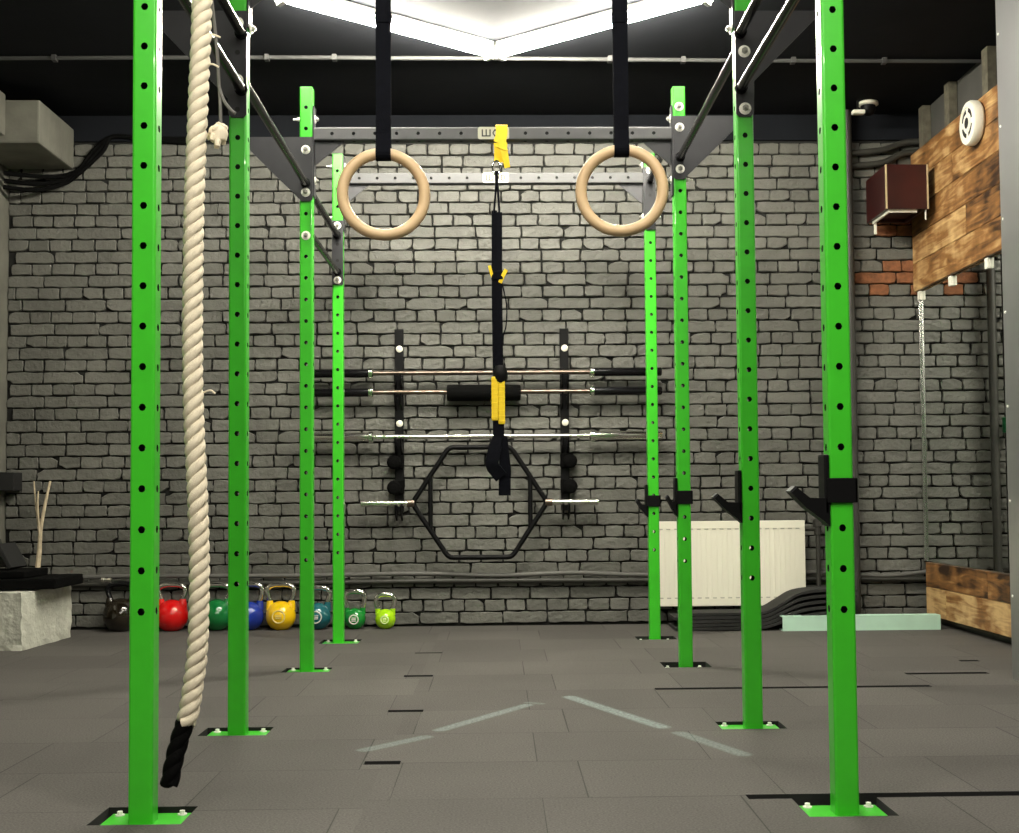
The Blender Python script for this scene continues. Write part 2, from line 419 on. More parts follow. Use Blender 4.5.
# vertical metal-clad pillar in front on the right
pil = thing('metal_clad_pillar', (2.4, 4.8, 0), 'tall pillar clad in grey sheet metal at the right edge of the photo', 'pillar')
MB().box(2.16, XR-.002, 4.2, 5.4, 0, 2.915).box(2.16, XR-.002, 4.2, 5.4, 2.92, HC).build('cladding', 'sheet', pil)
b = MB()
for z in (.35, .75, 1.15, 1.55, 1.95, 2.35, 2.75, 3.0): b.cyl((2.161, 5.375, z), (2.157, 5.375, z), .006, 8)
for y in (4.5, 4.9, 5.2): b.cyl((2.161, y, 2.88), (2.157, y, 2.88), .006, 8)
b.build('screw', 'zinc', pil)

# conduit on the ceiling with its clips
cd = thing('ceiling_conduit', (0, 6.78, HC), 'thin grey conduit clipped across the dark ceiling behind the lamps', 'conduit')
MB().tube(spline([(XL, 6.80, HC-.014), (-1.3, 6.79, HC-.013), (-.5, 6.79, HC-.017), (0, 6.80, HC-.016), (.9, 6.83, HC-.014), (1.6, 6.84, HC-.016), (XR, 6.86, HC-.013)]), .011, 8).build('tube', 'conduit_grey', cd, True)
for x, y in ((-2.35, 6.797), (-1.22, 6.79), (-.86, 6.79), (.62, 6.82), (1.02, 6.832), (1.62, 6.842), (2.12, 6.85)):
    MB().box(x-.012, x+.012, y-.02, y+.02, HC-.03, HC).build('clip', 'conduit_grey', cd)

# ------------------------------------------------------------------ lamps: hexagon of linear ceiling lights
def lamp(p, q, label, group, m):
    p, q = V((*p, 0)), V((*q, 0)); d = (q-p).normalized(); n = V((-d.y, d.x, 0)); c = (p+q)/2
    ang = math.atan2(d.y, d.x); L = (q-p).length
    t = thing('ceiling_light', (c.x, c.y, HC), label, 'ceiling light', group)
    mt = Matrix.Translation((c.x, c.y, 0)) @ Matrix.Rotation(ang, 4, 'Z')
    MB().box(-L/2, L/2, -.028, .028, HC-.03, HC, .004, mt).build('housing', 'lamp_body', t)
    if m == 'lamp': pr = [(math.cos(a)*.022, HC-.056+math.sin(a)*.022) for a in [2*PI*i/16 for i in range(16)]]
    else: pr = [(-.026, HC-.03), (-.026, HC-.046), (.026, HC-.046), (.026, HC-.03)]
    bb = MB(); bb.prism(pr, 'X', -L/2+.02, L/2-.02); bb.bm.transform(mt); bb.build('diffuser', m, t, True)
    for sx in (-1, 1): MB().box(sx*L/2-.012, sx*L/2+.012, -.03, .03, HC-.092 if m == 'lamp' else HC-.05, HC, .004, mt).build('end_cap', 'lamp_body', t)
def chevron(ya, m, labs):
    for sg, lb in ((1, labs[0]), (-1, labs[1])):
        lamp((sg*.03, ya), (sg*.985, ya-.75), lb, 'ceiling lights in hexagons', m)
chevron(6.60, 'lamp', ('bright linear ceiling light right of the dark joint over the crossmember', 'bright linear ceiling light left of the dark joint over the crossmember'))
OUT = ('right-hand linear ceiling light out of the photo above the rig', 'left-hand linear ceiling light out of the photo above the rig')
def ring(yc, m, back):
    for sg, lb in ((1, OUT[0]), (-1, OUT[1])):
        lamp((sg*1.0, yc+.58), (sg*1.0, yc-.58), lb, 'ceiling lights in hexagons', m)
        lamp((sg*.97, yc-.62), (sg*.03, yc-1.33), lb, 'ceiling lights in hexagons', m)
        if back: lamp((sg*.03, yc+1.33), (sg*.97, yc+.62), lb, 'ceiling lights in hexagons', m)
ring(5.35, 'lamp_side', False)
ring(.9, 'lamp_near', True)

# ------------------------------------------------------------------ the rig
PX = {'L': -.881, 'R': .8595}; PY = [3.225, 4.381, 5.941, 7.113]; W = .06
rig = thing('power_rig', (0, 5.17, 0), 'tall green steel pull-up rig with black bars filling the middle of the room', 'rig')
plates = {('L', 0): (-.979, -.779, 3.17, 3.31, -.010), ('R', 0): (.757, .957, 3.16, 3.30, -.010), ('L', 1): (-.983, -.783, 4.32, 4.45, -.009), ('R', 1): (.75, .95, 4.33, 4.455, -.009),
          ('L', 2): (-.972, -.778, 5.87, 5.998, -.007), ('R', 2): (.765, .96, 5.90, 6.05, -.022), ('L', 3): (-.965, -.77, 7.0, 7.17, -.008), ('R', 3): (.765, .96, 7.04, 7.18, -.022)}
def bolt(parent, p, axis, r=.021, shank=.012, name='bolt'):
    """washer and hex head; axis = outward direction"""
    p = V(p); a = V(axis); b = MB()
    b.cyl(p, p+a*.003, r, 20); b.cyl(p+a*.003, p+a*.006, r*.8, 20, r*.75)
    b.mi = 1; b.cyl(p+a*.006, p+a*.015, r*.52, 6); b.cyl(p+a*.015, p+a*(.015+shank), r*.28, 10)
    return b.build(name, ['zinc', 'nut_steel'], parent, True)
posts = {}
HO = {('L', 0): (.507, .1011), ('R', 0): (.4964, .1013), ('L', 1): (.498, .1013), ('R', 1): (.502, .1013), ('L', 2): (.502, .1), ('R', 2): (.482, .1013), ('L', 3): (.485, .1009), ('R', 3): (.485, .1005)}   # lowest hole and pitch
for s in 'LR':
    for i in range(4):
        x, y = PX[s], PY[i]; pl = plates[s, i]
        b = MB().holed_tube('Z', (x, y), W, pl[4], 2.697, HO[s, i][0], HO[s, i][0]+21*HO[s, i][1], step=HO[s, i][1], hr=.0092, capend=True)
        o = b.build('upright', ['green', 'raw_inside_shade'], rig); posts[s, i] = o
        md = o.modifiers.new('wall', 'SOLIDIFY'); md.thickness = .003; md.offset = -1; md.material_offset = 1; md.material_offset_rim = 1
        bp = MB().box(pl[0], pl[1], pl[2], pl[3], -.03, pl[4], .0015).build('base_plate', 'green', o)
        for px in (pl[0]+.022, pl[1]-.022):
            b = MB(); b.cyl((px, pl[3]-.02, pl[4]), (px, pl[3]-.02, pl[4]+.003), .012, 14); b.cyl((px, pl[3]-.02, pl[4]+.003), (px, pl[3]-.02, pl[4]+.011), .007, 6)
            b.build('anchor_bolt', 'zinc', o)
# wing plates with bolts, on the front of posts 2 and 3
def wing(s, i, top, bot, slant, inner, holes, bolts):
    sg = -1 if s == 'L' else 1; x = PX[s]; y = PY[i]-W/2
    pl = [(x-sg*.031, top), (x-sg*.031, bot+.01), (x-sg*.02, bot), (x+sg*.02, bot), (x+sg*.031, bot+.012), (x+sg*.033, inner), (x+sg*.255, slant), (x+sg*.262, slant+.02), (x+sg*.262, top)]
    o = MB().prism(pl, 'Y', y-.008, y-.001).build('wing_plate', 'steel_dark', rig)
    for z in holes: MB().cyl((x, y-.0085, z), (x, y-.0078, z), .009, 12).build('hole_shade_disc', 'black', o)  # flat black disc, painted for the shade inside an open hole
    for z in bolts: bolt(o, (x, y-.008, z), (0, -1, 0))
    return o
wing('L', 1, 2.455, 2.085, 2.385, 2.152, (2.31, 2.112), (2.412, 2.213))
wing('R', 1, 2.455, 2.085, 2.435, 2.21, (2.41, 2.21), (2.312, 2.112))
wing('L', 2, 2.46, 2.158, 2.395, 2.172, (), (2.40, 2.2))
wing('R', 2, 2.556, 2.257, 2.49, 2.272, (), (2.502, 2.305))
def endplate(s, i, z0, z1, bolts, holes):
    x, y = PX[s], PY[i]-W/2; o = MB().box(x-.031, x+.031, y-.008, y-.001, z0, z1, .002).build('end_plate', 'steel_dark', rig)
    for z in bolts: bolt(o, (x, y-.008, z), (0, -1, 0))
    for z in holes: MB().cyl((x, y-.0085, z), (x, y-.0078, z), .009, 12).build('hole_shade_disc', 'black', o)  # black disc again, hole shade as colour
endplate('L', 3, 1.965, 2.325, (2.295, 1.99), (2.19, 2.1))
endplate('R', 3, 2.265, 2.62, (2.60,), (2.46, 2.36))
bolt(posts['L', 2], (PX['L'], PY[2]-W/2, 2.0), (0, -1, 0)); bolt(posts['R', 2], (PX['R'], PY[2]-W/2, 2.602), (0, -1, 0))
# pull-up bars along the sides
def bar(s, i, z, dx=0, r=.0165):
    x = PX[s]+dx; b = MB(); y0, y1 = PY[i]+W/2+.002, PY[i+1]-W/2-.009
    b.cyl((x, y0, z), (x, y1, z), r, 16); b.cyl((x, y0, z), (x, y0+.012, z), r*1.35, 16); b.cyl((x, y1-.012, z), (x, y1, z), r*1.35, 16)
    b.build('pull_up_bar', 'bar', rig, True)
for z in (2.375, 2.180): bar('L', 0, z, .014); bar('R', 0, z+.003, -.014)
bar('L', 1, 2.242); bar('R', 1, 2.36)
for z in (2.24, 2.035): bar('L', 2, z)
for z in (2.545, 2.335): bar('R', 2, z)
# crossmembers
def cross(i, z, logo, zf0, zf1):
    y = PY[i]; x0, x1 = PX['L']+W/2+.007, PX['R']-W/2-.007
    n = int((x1-x0)/.1); h0 = (x0+x1)/2-(n-1)*.05
    b = MB().holed_tube('X', (y, z), W, x0, x1, h0, h0+(n-1)*.1); o = b.build('crossmember', ['cross_steel', 'raw_inside_shade'], rig)
    md = o.modifiers.new('wall', 'SOLIDIFY'); md.thickness = .003; md.offset = -1; md.material_offset = 1; md.material_offset_rim = 1
    for s, sg in (('L', 1), ('R', -1)):
        xf = PX[s]+sg*W/2
        MB().box(*sorted((xf+sg*.0005, xf+sg*.007)), y-.03, y+.03, zf0, zf1, .001).build('flange', 'steel_dark', o)
        tri = [(xf+sg*.007, z-.031), (xf+sg*.145, z-.031), (xf+sg*.007, z-.145)]
        MB().prism(tri, 'Y', y-.004, y+.004).build('gusset', 'steel_dark', o)
        for zz in (z+.075, z-.215):
            if zf0 < zz < zf1:
                bolt(o, (xf+sg*.007, y, zz), (sg, 0, 0), .019, .004, 'flange_bolt')
                p = V((PX[s]-sg*W/2, y, zz)); bb = MB(); bb.cyl(p, p-V((sg*.02, 0, 0)), .012, 10, .006); bb.cyl(p, p-V((sg*.034, 0, 0)), .005, 8); bb.build('bolt_end', 'zinc', o, True)
    if logo:
        c = (x0+x1)/2+logo; yf = y-W/2; b = MB(); w2, h2 = .073, .0285
        pl = []
        for cx, cz, a0 in ((w2-.01, h2-.01, 0), (-w2+.01, h2-.01, 90), (-w2+.01, -h2+.01, 180), (w2-.01, -h2+.01, 270)):
            for k in range(4):
                a = math.radians(a0+k*30); pl.append((c+cx+.01*math.cos(a), z+cz+.01*math.sin(a)))
        b.prism(pl, 'Y', yf-.003, yf-.0002)
        b.mi = 1
        def st(xa, xb, za, zb): b.box(c+xa, c+xb, yf-.0042, yf-.0028, z+za, z+zb)
        h = .017; t = .006
        # W
        for xx in (-.055, -.037, -.019): st(xx, xx+t, -h, h)
        st(-.055, -.013, -h, -h+t)
        # O (narrow hexagonal ring)
        for xa, za, xb, zb in ((-.003, 0, .008, h), (.008, h, .019, 0), (.019, 0, .008, -h), (.008, -h, -.003, 0)):
            p = V((c+xa, yf-.0035, z+za)); q = V((c+xb, yf-.0035, z+zb)); b.ribbon([p, q], .006, .0014, (-(q-p).z, 0, (q-p).x))
        # D
        st(.029, .029+t, -h, h); st(.029, .047, h-t, h); st(.029, .047, -h, -h+t); st(.047, .053, -h+t, h-t)
        b.build('logo_plate', ['logo_plate', 'logo_grey'], o)
    return o
cross(0, 2.62, 0, 2.33, 2.69); cross(1, 2.62, 0, 2.40, 2.69)
cross(2, 2.478, .001, 2.185, 2.61); cross(3, 2.562, .01, 2.27, 2.69)
# ------------------------------------------------------------------ J-cups on the right posts
def jcup(i, zc, label, back=False, k=1.0):
    x, y = PX['R'], PY[i]; xi = x-W/2
    t = thing('j_cup', (x, y, zc), label, 'j-cup', 'J-cups on the right-hand posts')
    b = MB()
    ya, yb = y-W/2-.008, y+W/2+.008
    hb = .031
    if not back: b.box(xi-.008, x+W/2+.008, ya, y-W/2-.001, zc-hb, zc+hb, .002)
    b.box(x+W/2+.001, x+W/2+.008, ya, yb, zc-hb, zc+hb, .002) if not back else None
    b.box(xi-.008, x+W/2+.008, y+W/2+.001, yb, zc-hb, zc+hb, .002)
    b.build('clamp', 'black_metal', t)
    MB().box(xi-.014, xi-.001, y-.034, y+.03, zc-.06, zc+.09, .004).build('back_plate', 'black_metal', t)
    pl = [(xi-.014, zc-.078), (xi-.001, zc-.09), (xi-.001, zc-.02), (xi-.043*k, zc-.018), (xi-.070*k, zc+.008), (xi-.082*k, zc-.005), (xi-.052*k, zc-.042)]
    MB().prism(pl, 'Y', y-.034, y+.02).build('hook', 'black_metal', t)
    pd = [(xi-.07*k, zc+.008), (xi-.07*k-.004, zc+.012), (xi-.082*k-.004, zc-.001), (xi-.082*k, zc-.005)]
    MB().prism(pd, 'Y', y-.032, y+.018).build('lip_pad', 'steel_dark', t)
jcup(0, .793, 'black J-cup clamped on the nearest right green post', k=1.18)
jcup(1, .778, 'black J-cup on the second right green post with no band in front', True, 1.15)
jcup(2, .775, 'black J-cup banded on the third right green post before the radiator', k=.62)
jcup(3, .755, 'black J-cup banded on the farthest right green post beside the radiator', k=.8)

# ------------------------------------------------------------------ gym rings on straps
def gym_ring(x, zc, yaw, lab1):
    y = PY[0]-.015
    rg = thing('gymnastic_ring', (x, y, zc), lab1, 'gymnastic ring', 'wooden rings on black straps')
    Rm, rm = .1035, .0145; bm = MB(); n = 48; pts = []
    for k in range(n):
        a = 2*PI*k/n; p = V((Rm*math.cos(a), 0, Rm*math.sin(a))); p.rotate(Matrix.Rotation(yaw, 3, 'Z')); pts.append(p+V((x, y, zc)))
    bm.tube(pts, rm, 14, closed=True); bm.build('hoop', 'wood_ring', rg, True)
    zt = zc+Rm
    st = MB(); w = .038
    loop = [(x, y-.0175*math.sin(a), zt-.0175*math.cos(a)) for a in [-PI*.62+PI*1.24*k/10 for k in range(11)]]
    path = [(x, y+.006, 2.66)]+[(x, y+.006, zt+.05)]+loop+[(x, y-.006, zt+.05), (x, y-.006, 2.66)]
    st.ribbon(path, w, .003)
    st.ribbon([(x, y-.006, 2.656), (x, y-.03, 2.656), (x, PY[0]-.033, 2.653), (x, PY[0]+.035, 2.653), (x, PY[0]+.035, 2.585), (x, PY[0]-.034, 2.585), (x, PY[0]-.034, 2.65)], w, .003)
    st.build('strap', 'webbing', rg)
    bb = MB(); bb.box(x-.0215, x+.0215, y-.010, y+.010, 1.985, 2.012, .003); bb.build('buckle', 'webbing', rg)
gym_ring(-.283, 1.548, .14, 'light wooden gymnastic ring on a black strap, the left one of the pair')
gym_ring(.3185, 1.556, -.14, 'light wooden gymnastic ring on a black strap, the right one of the pair')

# ------------------------------------------------------------------ climbing rope
def rope_at(path, t):
    f = t*(len(path)-1); i = min(int(f), len(path)-2); return path[i].lerp(path[i+1], f-i)
RY = 3.215
rp = spline([(-.742, RY, 2.57), (-.741, RY-.005, 2.05), (-.749, RY-.006, 1.79), (-.758, RY-.005, 1.532), (-.762, RY, 1.28), (-.760, RY, 1.03), (-.748, RY, .782), (-.743, RY, .633), (-.744, RY, .51), (-.748, RY, .398), (-.767, RY, .261), (-.777, RY, .232)], 16)
re_ = spline([(-.777, RY, .234), (-.796, RY, .17), (-.809, RY, .113), (-.814, RY, .082)], 8)
rope = thing('climbing_rope', (-.742, RY, 2.57), 'thick cream twisted climbing rope with black end hanging beside the left front post', 'climbing rope')
def strands(path, off, rs, pitch, ph0, k, step):
    b = MB(); L = [0]
    for p, q in zip(path, path[1:]): L.append(L[-1]+(q-p).length)
    tot = L[-1]; n = int(tot/step); base = []
    j = 0
    for i in range(n+1):
        d = tot*i/n
        while j < len(L)-2 and L[j+1] < d: j += 1
        base.append((path[j].lerp(path[j+1], (d-L[j])/(L[j+1]-L[j])), d))
    for sidx in range(3):
        pts = []
        for i, (p, d) in enumerate(base):
            q = base[min(i+1, n)][0]-base[max(i-1, 0)][0]; q.normalize()
            u = (V((1, 0, 0))-q*q.x).normalized(); w = q.cross(u)      # path runs downward
            a = ph0+k*2*PI*d/pitch+2*PI*sidx/3
            pts.append(p+(u*math.cos(a)+w*math.sin(a))*off)
        b.tube(pts, rs, 10)
    return b
strands(rp, .0122, .0142, .094, .3, 1, .006).build('rope_lay', 'rope', rope, True)
bb = strands(re_, .0075, .0165, .12, 1.0, 1, .006); bb.tube(re_, .016, 14); bb.build('end_sleeve', 'black_rubber', rope, True)
# frayed knot and its cord behind the rope
kx, ky, kz = -.705, RY+.035, 1.715
b = MB()
for k in range(16):
    a = R.uniform(0, 2*PI); el = R.uniform(-1.2, 1.2); d = V((math.cos(a)*math.cos(el), math.sin(a)*math.cos(el), math.sin(el)))
    b.tube(spline([V((kx, ky, kz))-d*.012, V((kx, ky, kz))+d*.012+V((0, 0, .006)), V((kx, ky, kz))+d*R.uniform(.022, .034)-V((0, 0, .008))], 4), [.006+.004*math.sin(i/8*PI) for i in range(9)], 7)
b.lathe([(.004, -.026), (.018, -.018), (.023, 0), (.019, .014), (.006, .024)], (kx, ky, kz), n=14)
b.build('frayed_knot', 'rope', rope, True)
MB().tube(spline([(kx+.004, ky, kz+.015), (kx+.002, ky, 1.80), (kx-.002, ky, 1.86), (kx-.006, ky-.01, 1.95), (-.74, RY+.03, 2.2)], 6), .0045, 7).tube(spline([(kx-.002, ky, 1.84), (kx+.012, ky-.005, 1.80), (kx+.03, ky-.005, 1.775), (kx+.042, ky-.005, 1.765)], 5), .0045, 7).build('cord', 'cable', rope, True)
b = MB()
for z, l in ((1.952, .030), (1.876, .026), (1.05, .02)):
    b.tube(spline([(-.735, RY, z), (-.715, RY-.01, z+.004), (-.735+l+.012, RY-.01, z-.004)], 5), .0025, 5)
b.build('loose_fibre', 'rope', rope, True)
b = MB(); b.box(-.775, -.71, PY[0]-.034, PY[0]+.034, 2.575, 2.588, .003); b.box(-.76, -.724, RY-.02, RY+.02, 2.55, 2.58, .004); b.build('hanger', 'black_metal', rope)

# ------------------------------------------------------------------ suspension trainer on the third crossmember
ty = PY[2]; tx = .003
sus = thing('suspension_trainer', (tx, ty, 2.51), 'black and yellow suspension trainer hanging from the middle crossmember', 'suspension trainer')
b = MB(); xs = .028
b.ribbon(spline([(xs-.012, ty-.036, 2.43), (xs, ty-.036, 2.47), (xs, ty-.035, 2.512), (xs, ty, 2.514), (xs, ty+.036, 2.512), (xs, ty+.036, 2.44), (xs-.005, ty+.005, 2.39)], 5), .054, .004)
b.ribbon(spline([(xs-.012, ty-.038, 2.43), (xs-.012, ty-.03, 2.39), (xs-.016, ty-.02, 2.345)], 5), [.05-.001*i for i in range(11)], .005)
b.ribbon(spline([(xs, ty-.041, 2.45), (xs+.014, ty-.036, 2.38), (xs+.026, ty-.03, 2.315)], 5), [.036, .037, .036, .034, .032, .031, .03, .029, .028, .027, .026], .005)
b.ribbon([(xs-.028, ty-.043, 2.415), (xs+.03, ty-.043, 2.392)], .006, .003, (0, 0, 1))
b.build('anchor_strap', 'yellow', sus)
cp = []
for k in range(24):
    a = 2*PI*k/24; cp.append((tx+.0+.018*math.cos(a), ty-.025, 2.315+.034*math.sin(a)))
MB().tube(cp, .0048, 8, closed=True).build('carabiner', 'chrome', sus, True)
b = MB()
b.tube(spline([(tx, ty-.025, 2.29), (tx-.004, ty-.024, 2.21), (tx-.014, ty-.024, 2.10)], 5), .005, 8)
b.tube(spline([(tx, ty-.026, 2.29), (tx+.006, ty-.026, 2.21), (tx+.012, ty-.026, 2.10)], 5), .005, 8)
b.tube([(tx, ty-.025, 2.3), (tx+.001, ty-.025, 2.22)], .008, 8)
b.build('equalizer_loop', 'webbing', sus, True)
def strap(dx, dy, z1, z0):
    return MB().ribbon(spline([(tx+dx, ty-.024+dy, z1), (tx+dx-.002, ty-.026+dy, (z1+z0)/2), (tx+dx+.001, ty-.024+dy, z0)], 6), .026, .004).box(tx+dx-.016, tx+dx+.016, ty-.034+dy, ty-.016+dy, 1.79, 1.83, .003)
strap(-.011, 0, 2.115, 1.3).build('main_strap', 'webbing', sus)
strap(.012, -.009, 2.105, 1.3).build('main_strap', 'webbing', sus)
MB().ribbon(spline([(tx-.02, ty-.03, 1.80), (tx-.03, ty-.036, 1.83), (tx-.036, ty-.038, 1.855)], 4), .014, .003, (1, 0, 1)).build('adjust_tab', 'yellow', sus)
MB().ribbon(spline([(tx+.012, ty-.036, 1.775), (tx+.026, ty-.042, 1.805), (tx+.042, ty-.045, 1.835)], 4), .018, .003, (1, 0, -1)).build('adjust_tab', 'yellow', sus)
MB().tube(spline([(tx+.018, ty-.03, 1.79), (tx+.034, ty-.035, 1.72), (tx+.043, ty-.035, 1.66), (tx+.04, ty-.035, 1.58), (tx+.024, ty-.034, 1.52), (tx+.016, ty-.034, 1.46)], 6), .0035, 6).build('strap_tail', 'webbing', sus, True)
MB().lathe([(.02, 1.30), (.033, 1.33), (.034, 1.36), (.022, 1.39)], (tx+.012, ty-.028, 0), n=14).build('loop_buckle', 'black_metal', sus, True)
for dx, z1, z0 in ((-.015, 1.338, 1.135), (.016, 1.325, 1.118)):
    b = MB(); b.box(tx+dx-.0155, tx+dx+.0155, ty-.05, ty-.022, z0, z1, .006)
    for k in range(9): zz = z0+.015+k*(z1-z0-.03)/8; b.box(tx+dx-.0162, tx+dx+.0162, ty-.0512, ty-.021, zz-.003, zz+.003, .001)
    b.build('grip', 'yellow', sus)
b = MB(); b.ribbon(spline([(tx+.001, ty-.03, 1.14), (tx+.002, ty-.032, 1.07), (tx+.004, ty-.03, 1.02)], 4), [.052]*9, .02)
b.ribbon(spline([(tx-.004, ty-.04, 1.06), (tx-.02, ty-.05, .99), (tx-.03, ty-.055, .935), (tx-.012, ty-.05, .905), (tx+.012, ty-.045, .875)], 5), [.045]*3+[.06]*18, .03)
b.build('foot_cradle', 'webbing', sus)
b = MB(); b.ribbon(spline([(tx+.016, ty-.025, 1.06), (tx+.026, ty-.028, .97), (tx+.03, ty-.03, .90), (tx+.028, ty-.03, .86), (tx+.027, ty-.03, .79)], 5), [.05]*8+[.055]*13, .035)
b.build('foot_cradle', 'webbing', sus)

# ------------------------------------------------------------------ barbells on the wall rack
for x, lab, sg in ((-.602, 'black wall-mounted barbell holder strip, the left one behind the hexagonal bar', -1), (.412, 'black wall-mounted barbell holder strip, the right one behind the hexagonal bar', 1)):
    t = thing('barbell_wall_rack', (x, YB, 1.25), lab, 'barbell rack', 'barbell holder strips on the brick wall')
    MB().box(x-.027, x+.027, YB-.028, YB-.004, .70, 1.818, .003).build('back_strip', 'black_metal', t)
    for z in (1.50, 1.388, 1.117, .713):
        pl = [(YB-.028, z-.07), (YB-.028, z+.012), (YB-.07, z-.006), (YB-.105, z-.006), (YB-.135, z+.03), (YB-.147, z+.024), (YB-.125, z-.03)]
        MB().prism(pl, 'X', x-.022, x-.012).prism(pl, 'X', x+.012, x+.022).build('hook', 'black_metal', t)
    for z in (1.695, 1.237): MB().lathe([(.015, 0), (.021, -.002), (.021, -.006), (.012, -.012)], (x+.003, YB-.028, z), 'Y', 16).build('bolt', 'white', t, True)
    for z in (1.0, .845):
        b = MB(); b.lathe([(.02, -.028), (.042, -.035), (.045, -.075), (.034, -.085), (.012, -.09)], (x+sg*.028, YB, z), 'Y', 12); b.box(x-.03, x+.03, YB-.05, YB-.02, z-.04, z+.045, .006); b.build('roller_block', 'black_rubber', t)
def barbell(zc, label, shaft, sleeve, pad=False, y=YB-.088):
    t = thing('barbell', (-.096, y, zc), label, 'barbell', 'barbells on the wall rack')
    MB().cyl((-.765, y, zc), (.573, y, zc), .0145, 14).build('shaft', shaft, t, True)
    for s in (-1, 1):
        x0 = -.096+s*.669; x1 = x0+s*.43
        MB().lathe([(.026, 0), (.026, s*.425), (.022, s*.43)], (x0, y, zc), 'X', 20).build('sleeve', sleeve, t, True)
        MB().lathe([(.030, 0), (.036, s*.005), (.036, s*.028), (.028, s*.032)], (x0-s*.012, y, zc), 'X', 20).build('collar', 'chrome', t, True)
    if pad: MB().lathe([(.03, -.225), (.047, -.222), (.05, -.21), (.05, .21), (.047, .222), (.03, .225)], (-.083, y, zc-.006), 'X', 24).build('squat_pad', 'black_rubber', t, True)
barbell(1.541, 'dark-sleeved barbell, topmost of three on the wall rack', 'shaft', 'bar')
barbell(1.424, 'barbell with a thick black squat pad, middle of three on the wall rack', 'shaft', 'bar', True)
barbell(1.153, 'bright chrome barbell, lowest of three straight ones on the wall rack', 'bright_bar', 'bright_bar')
# hexagonal trap bar
hy = YB-.088; hx = thing('trap_bar', (-.11, hy, .75), 'black hexagonal trap bar with chrome sleeves hanging under the straight barbells', 'trap bar')
def corner(pts, r=.03):
    out = []; n = len(pts)
    for i in range(n):
        p = V(pts[i]); a = (V(pts[i-1])-p).normalized(); c = (V(pts[(i+1) % n])-p).normalized()
        for t in (0, .33, .67, 1): out.append((p+a*r).lerp(p, t).lerp(p.lerp(p+c*r, t), t))
    return out
hp = [(-.52, hy, .75), (-.297, hy, 1.087), (.078, hy, 1.087), (.298, hy, .75), (.082, hy, .42), (-.302, hy, .42)]
MB().tube(corner(hp), .0155, 12, closed=True).build('frame', 'black_metal', hx, True)
for x in (-.41, .195): MB().cyl((x, hy, .585), (x, hy, .915), .0145, 14).build('handle', 'black_metal', hx, True)
for s, x0, x1 in ((-1, -.52, -.83), (1, .298, .608)):
    MB().cyl((x0, hy, .75), (x1, hy, .75), .019, 16).build('sleeve', 'bright_bar', hx, True)
    MB().cyl((x0-s*.012, hy, .75), (x0+s*.03, hy, .75), .024, 16).build('sleeve_collar', 'shaft', hx, True)

# ------------------------------------------------------------------ kettlebells
def kettlebell(x, r, zt, colname, col, label, emblem=None, y=7.765, handle='chrome', rough=.12):
    if colname not in M: M[colname] = mat(colname, col, rough, 0, .05 if colname != 'kb_black' else .6, 12, coat=.5)  # strong mottling on kb_black puts its reflections into the colour
    t = thing('kettlebell', (x, y, 0), label, 'kettlebell', 'kettlebells along the brick wall')
    zc = r*.93; prof = []
    for k in range(17):
        a = -PI*.36+(PI*.36+PI*.46)*k/16
        prof.append((r*math.cos(a), zc+r*math.sin(a)))
    z_low = prof[0][1]; prof = [(p, h-z_low) for p, h in prof]; zc -= z_low
    b = MB(); b.lathe(prof, (x, y, 0), n=32)
    hw = min(r*.74, .066)
    for s in (-1, 1):
        b.tube([(x+s*hw*.9, y, zc+r*.45), (x+s*hw*.98, y, zc+r*.80), (x+s*hw, y, zc+r*1.03)], [.030*r/.09, .023*r/.09, .0175], 14)
    b.build('body', colname, t, True)
    z0 = zc+r*.98
    hp_ = [(x-hw*.95, y, z0), (x-hw*1.17, y, z0*.6+zt*.4), (x-hw*1.18, y, zt-.04), (x-hw*.92, y, zt-.022), (x-hw*.45, y, zt-.0145), (x, y, zt-.0135), (x+hw*.45, y, zt-.0145), (x+hw*.92, y, zt-.022), (x+hw*1.18, y, zt-.04), (x+hw*1.17, y, z0*.6+zt*.4), (x+hw*.95, y, z0)]
    MB().tube(spline(hp_, 5), .0155, 12, up=(0, 1, 0)).build('handle', handle, t, True)
    if emblem:
        em, er = emblem
        if em not in M: M[em] = mat(em, {'emblem_white': (.75, .75, .68), 'emblem_pale_yellow': (.80, .62, .18), 'emblem_pale_lime': (.70, .85, .32)}[em], .4)
        b = MB(); ez = zc+r*.02; pts = []
        def on(u, w):
            d2 = u*u+w*w; return V((x+u, y-math.sqrt(max(r*r-d2, 0))-.0008, ez+w))
        for k in range(28):
            a = 2*PI*k/28; pts.append(on(er*math.cos(a), er*math.sin(a)))
        b.tube(pts, .0042, 6, closed=True)
        for w in (-.009, 0, .009):
            b.tube([on(-er*.5, w), on(0, w), on(er*.5, w)], .0028, 5)
        b.build('emblem', em, t, True)
kettlebell(-2.262, .104, .296, 'kb_black', (.012, .009, .005), 'dark kettlebell with painted reflections at the far left of the row, half behind the green post', handle='kb_handle_dark' if 'kb_handle_dark' in M else 'bar')
kettlebell(-1.958, .098, .288, 'kb_red', (.62, .006, .006), 'red kettlebell between the left front post and the rope')
kettlebell(-1.69, .098, .285, 'kb_green', (.006, .16, .035), 'dark green kettlebell just right of the climbing rope')
kettlebell(-1.498, .090, .287, 'kb_blue', (.008, .03, .28), 'blue kettlebell just right of the second left post')
kettlebell(-1.308, .090, .283, 'kb_yellow', (.85, .52, .004), 'yellow kettlebell between the second and third left posts', ('emblem_pale_yellow', .036))
kettlebell(-1.09, .084, .262, 'kb_teal', (.01, .115, .14), 'teal kettlebell with white ring emblem between the third and farthest left posts', ('emblem_white', .034))
kettlebell(-.865, .066, .238, 'kb_midgreen', (.008, .22, .03), 'small mid-green kettlebell with white ring emblem, second from the right', ('emblem_white', .026))
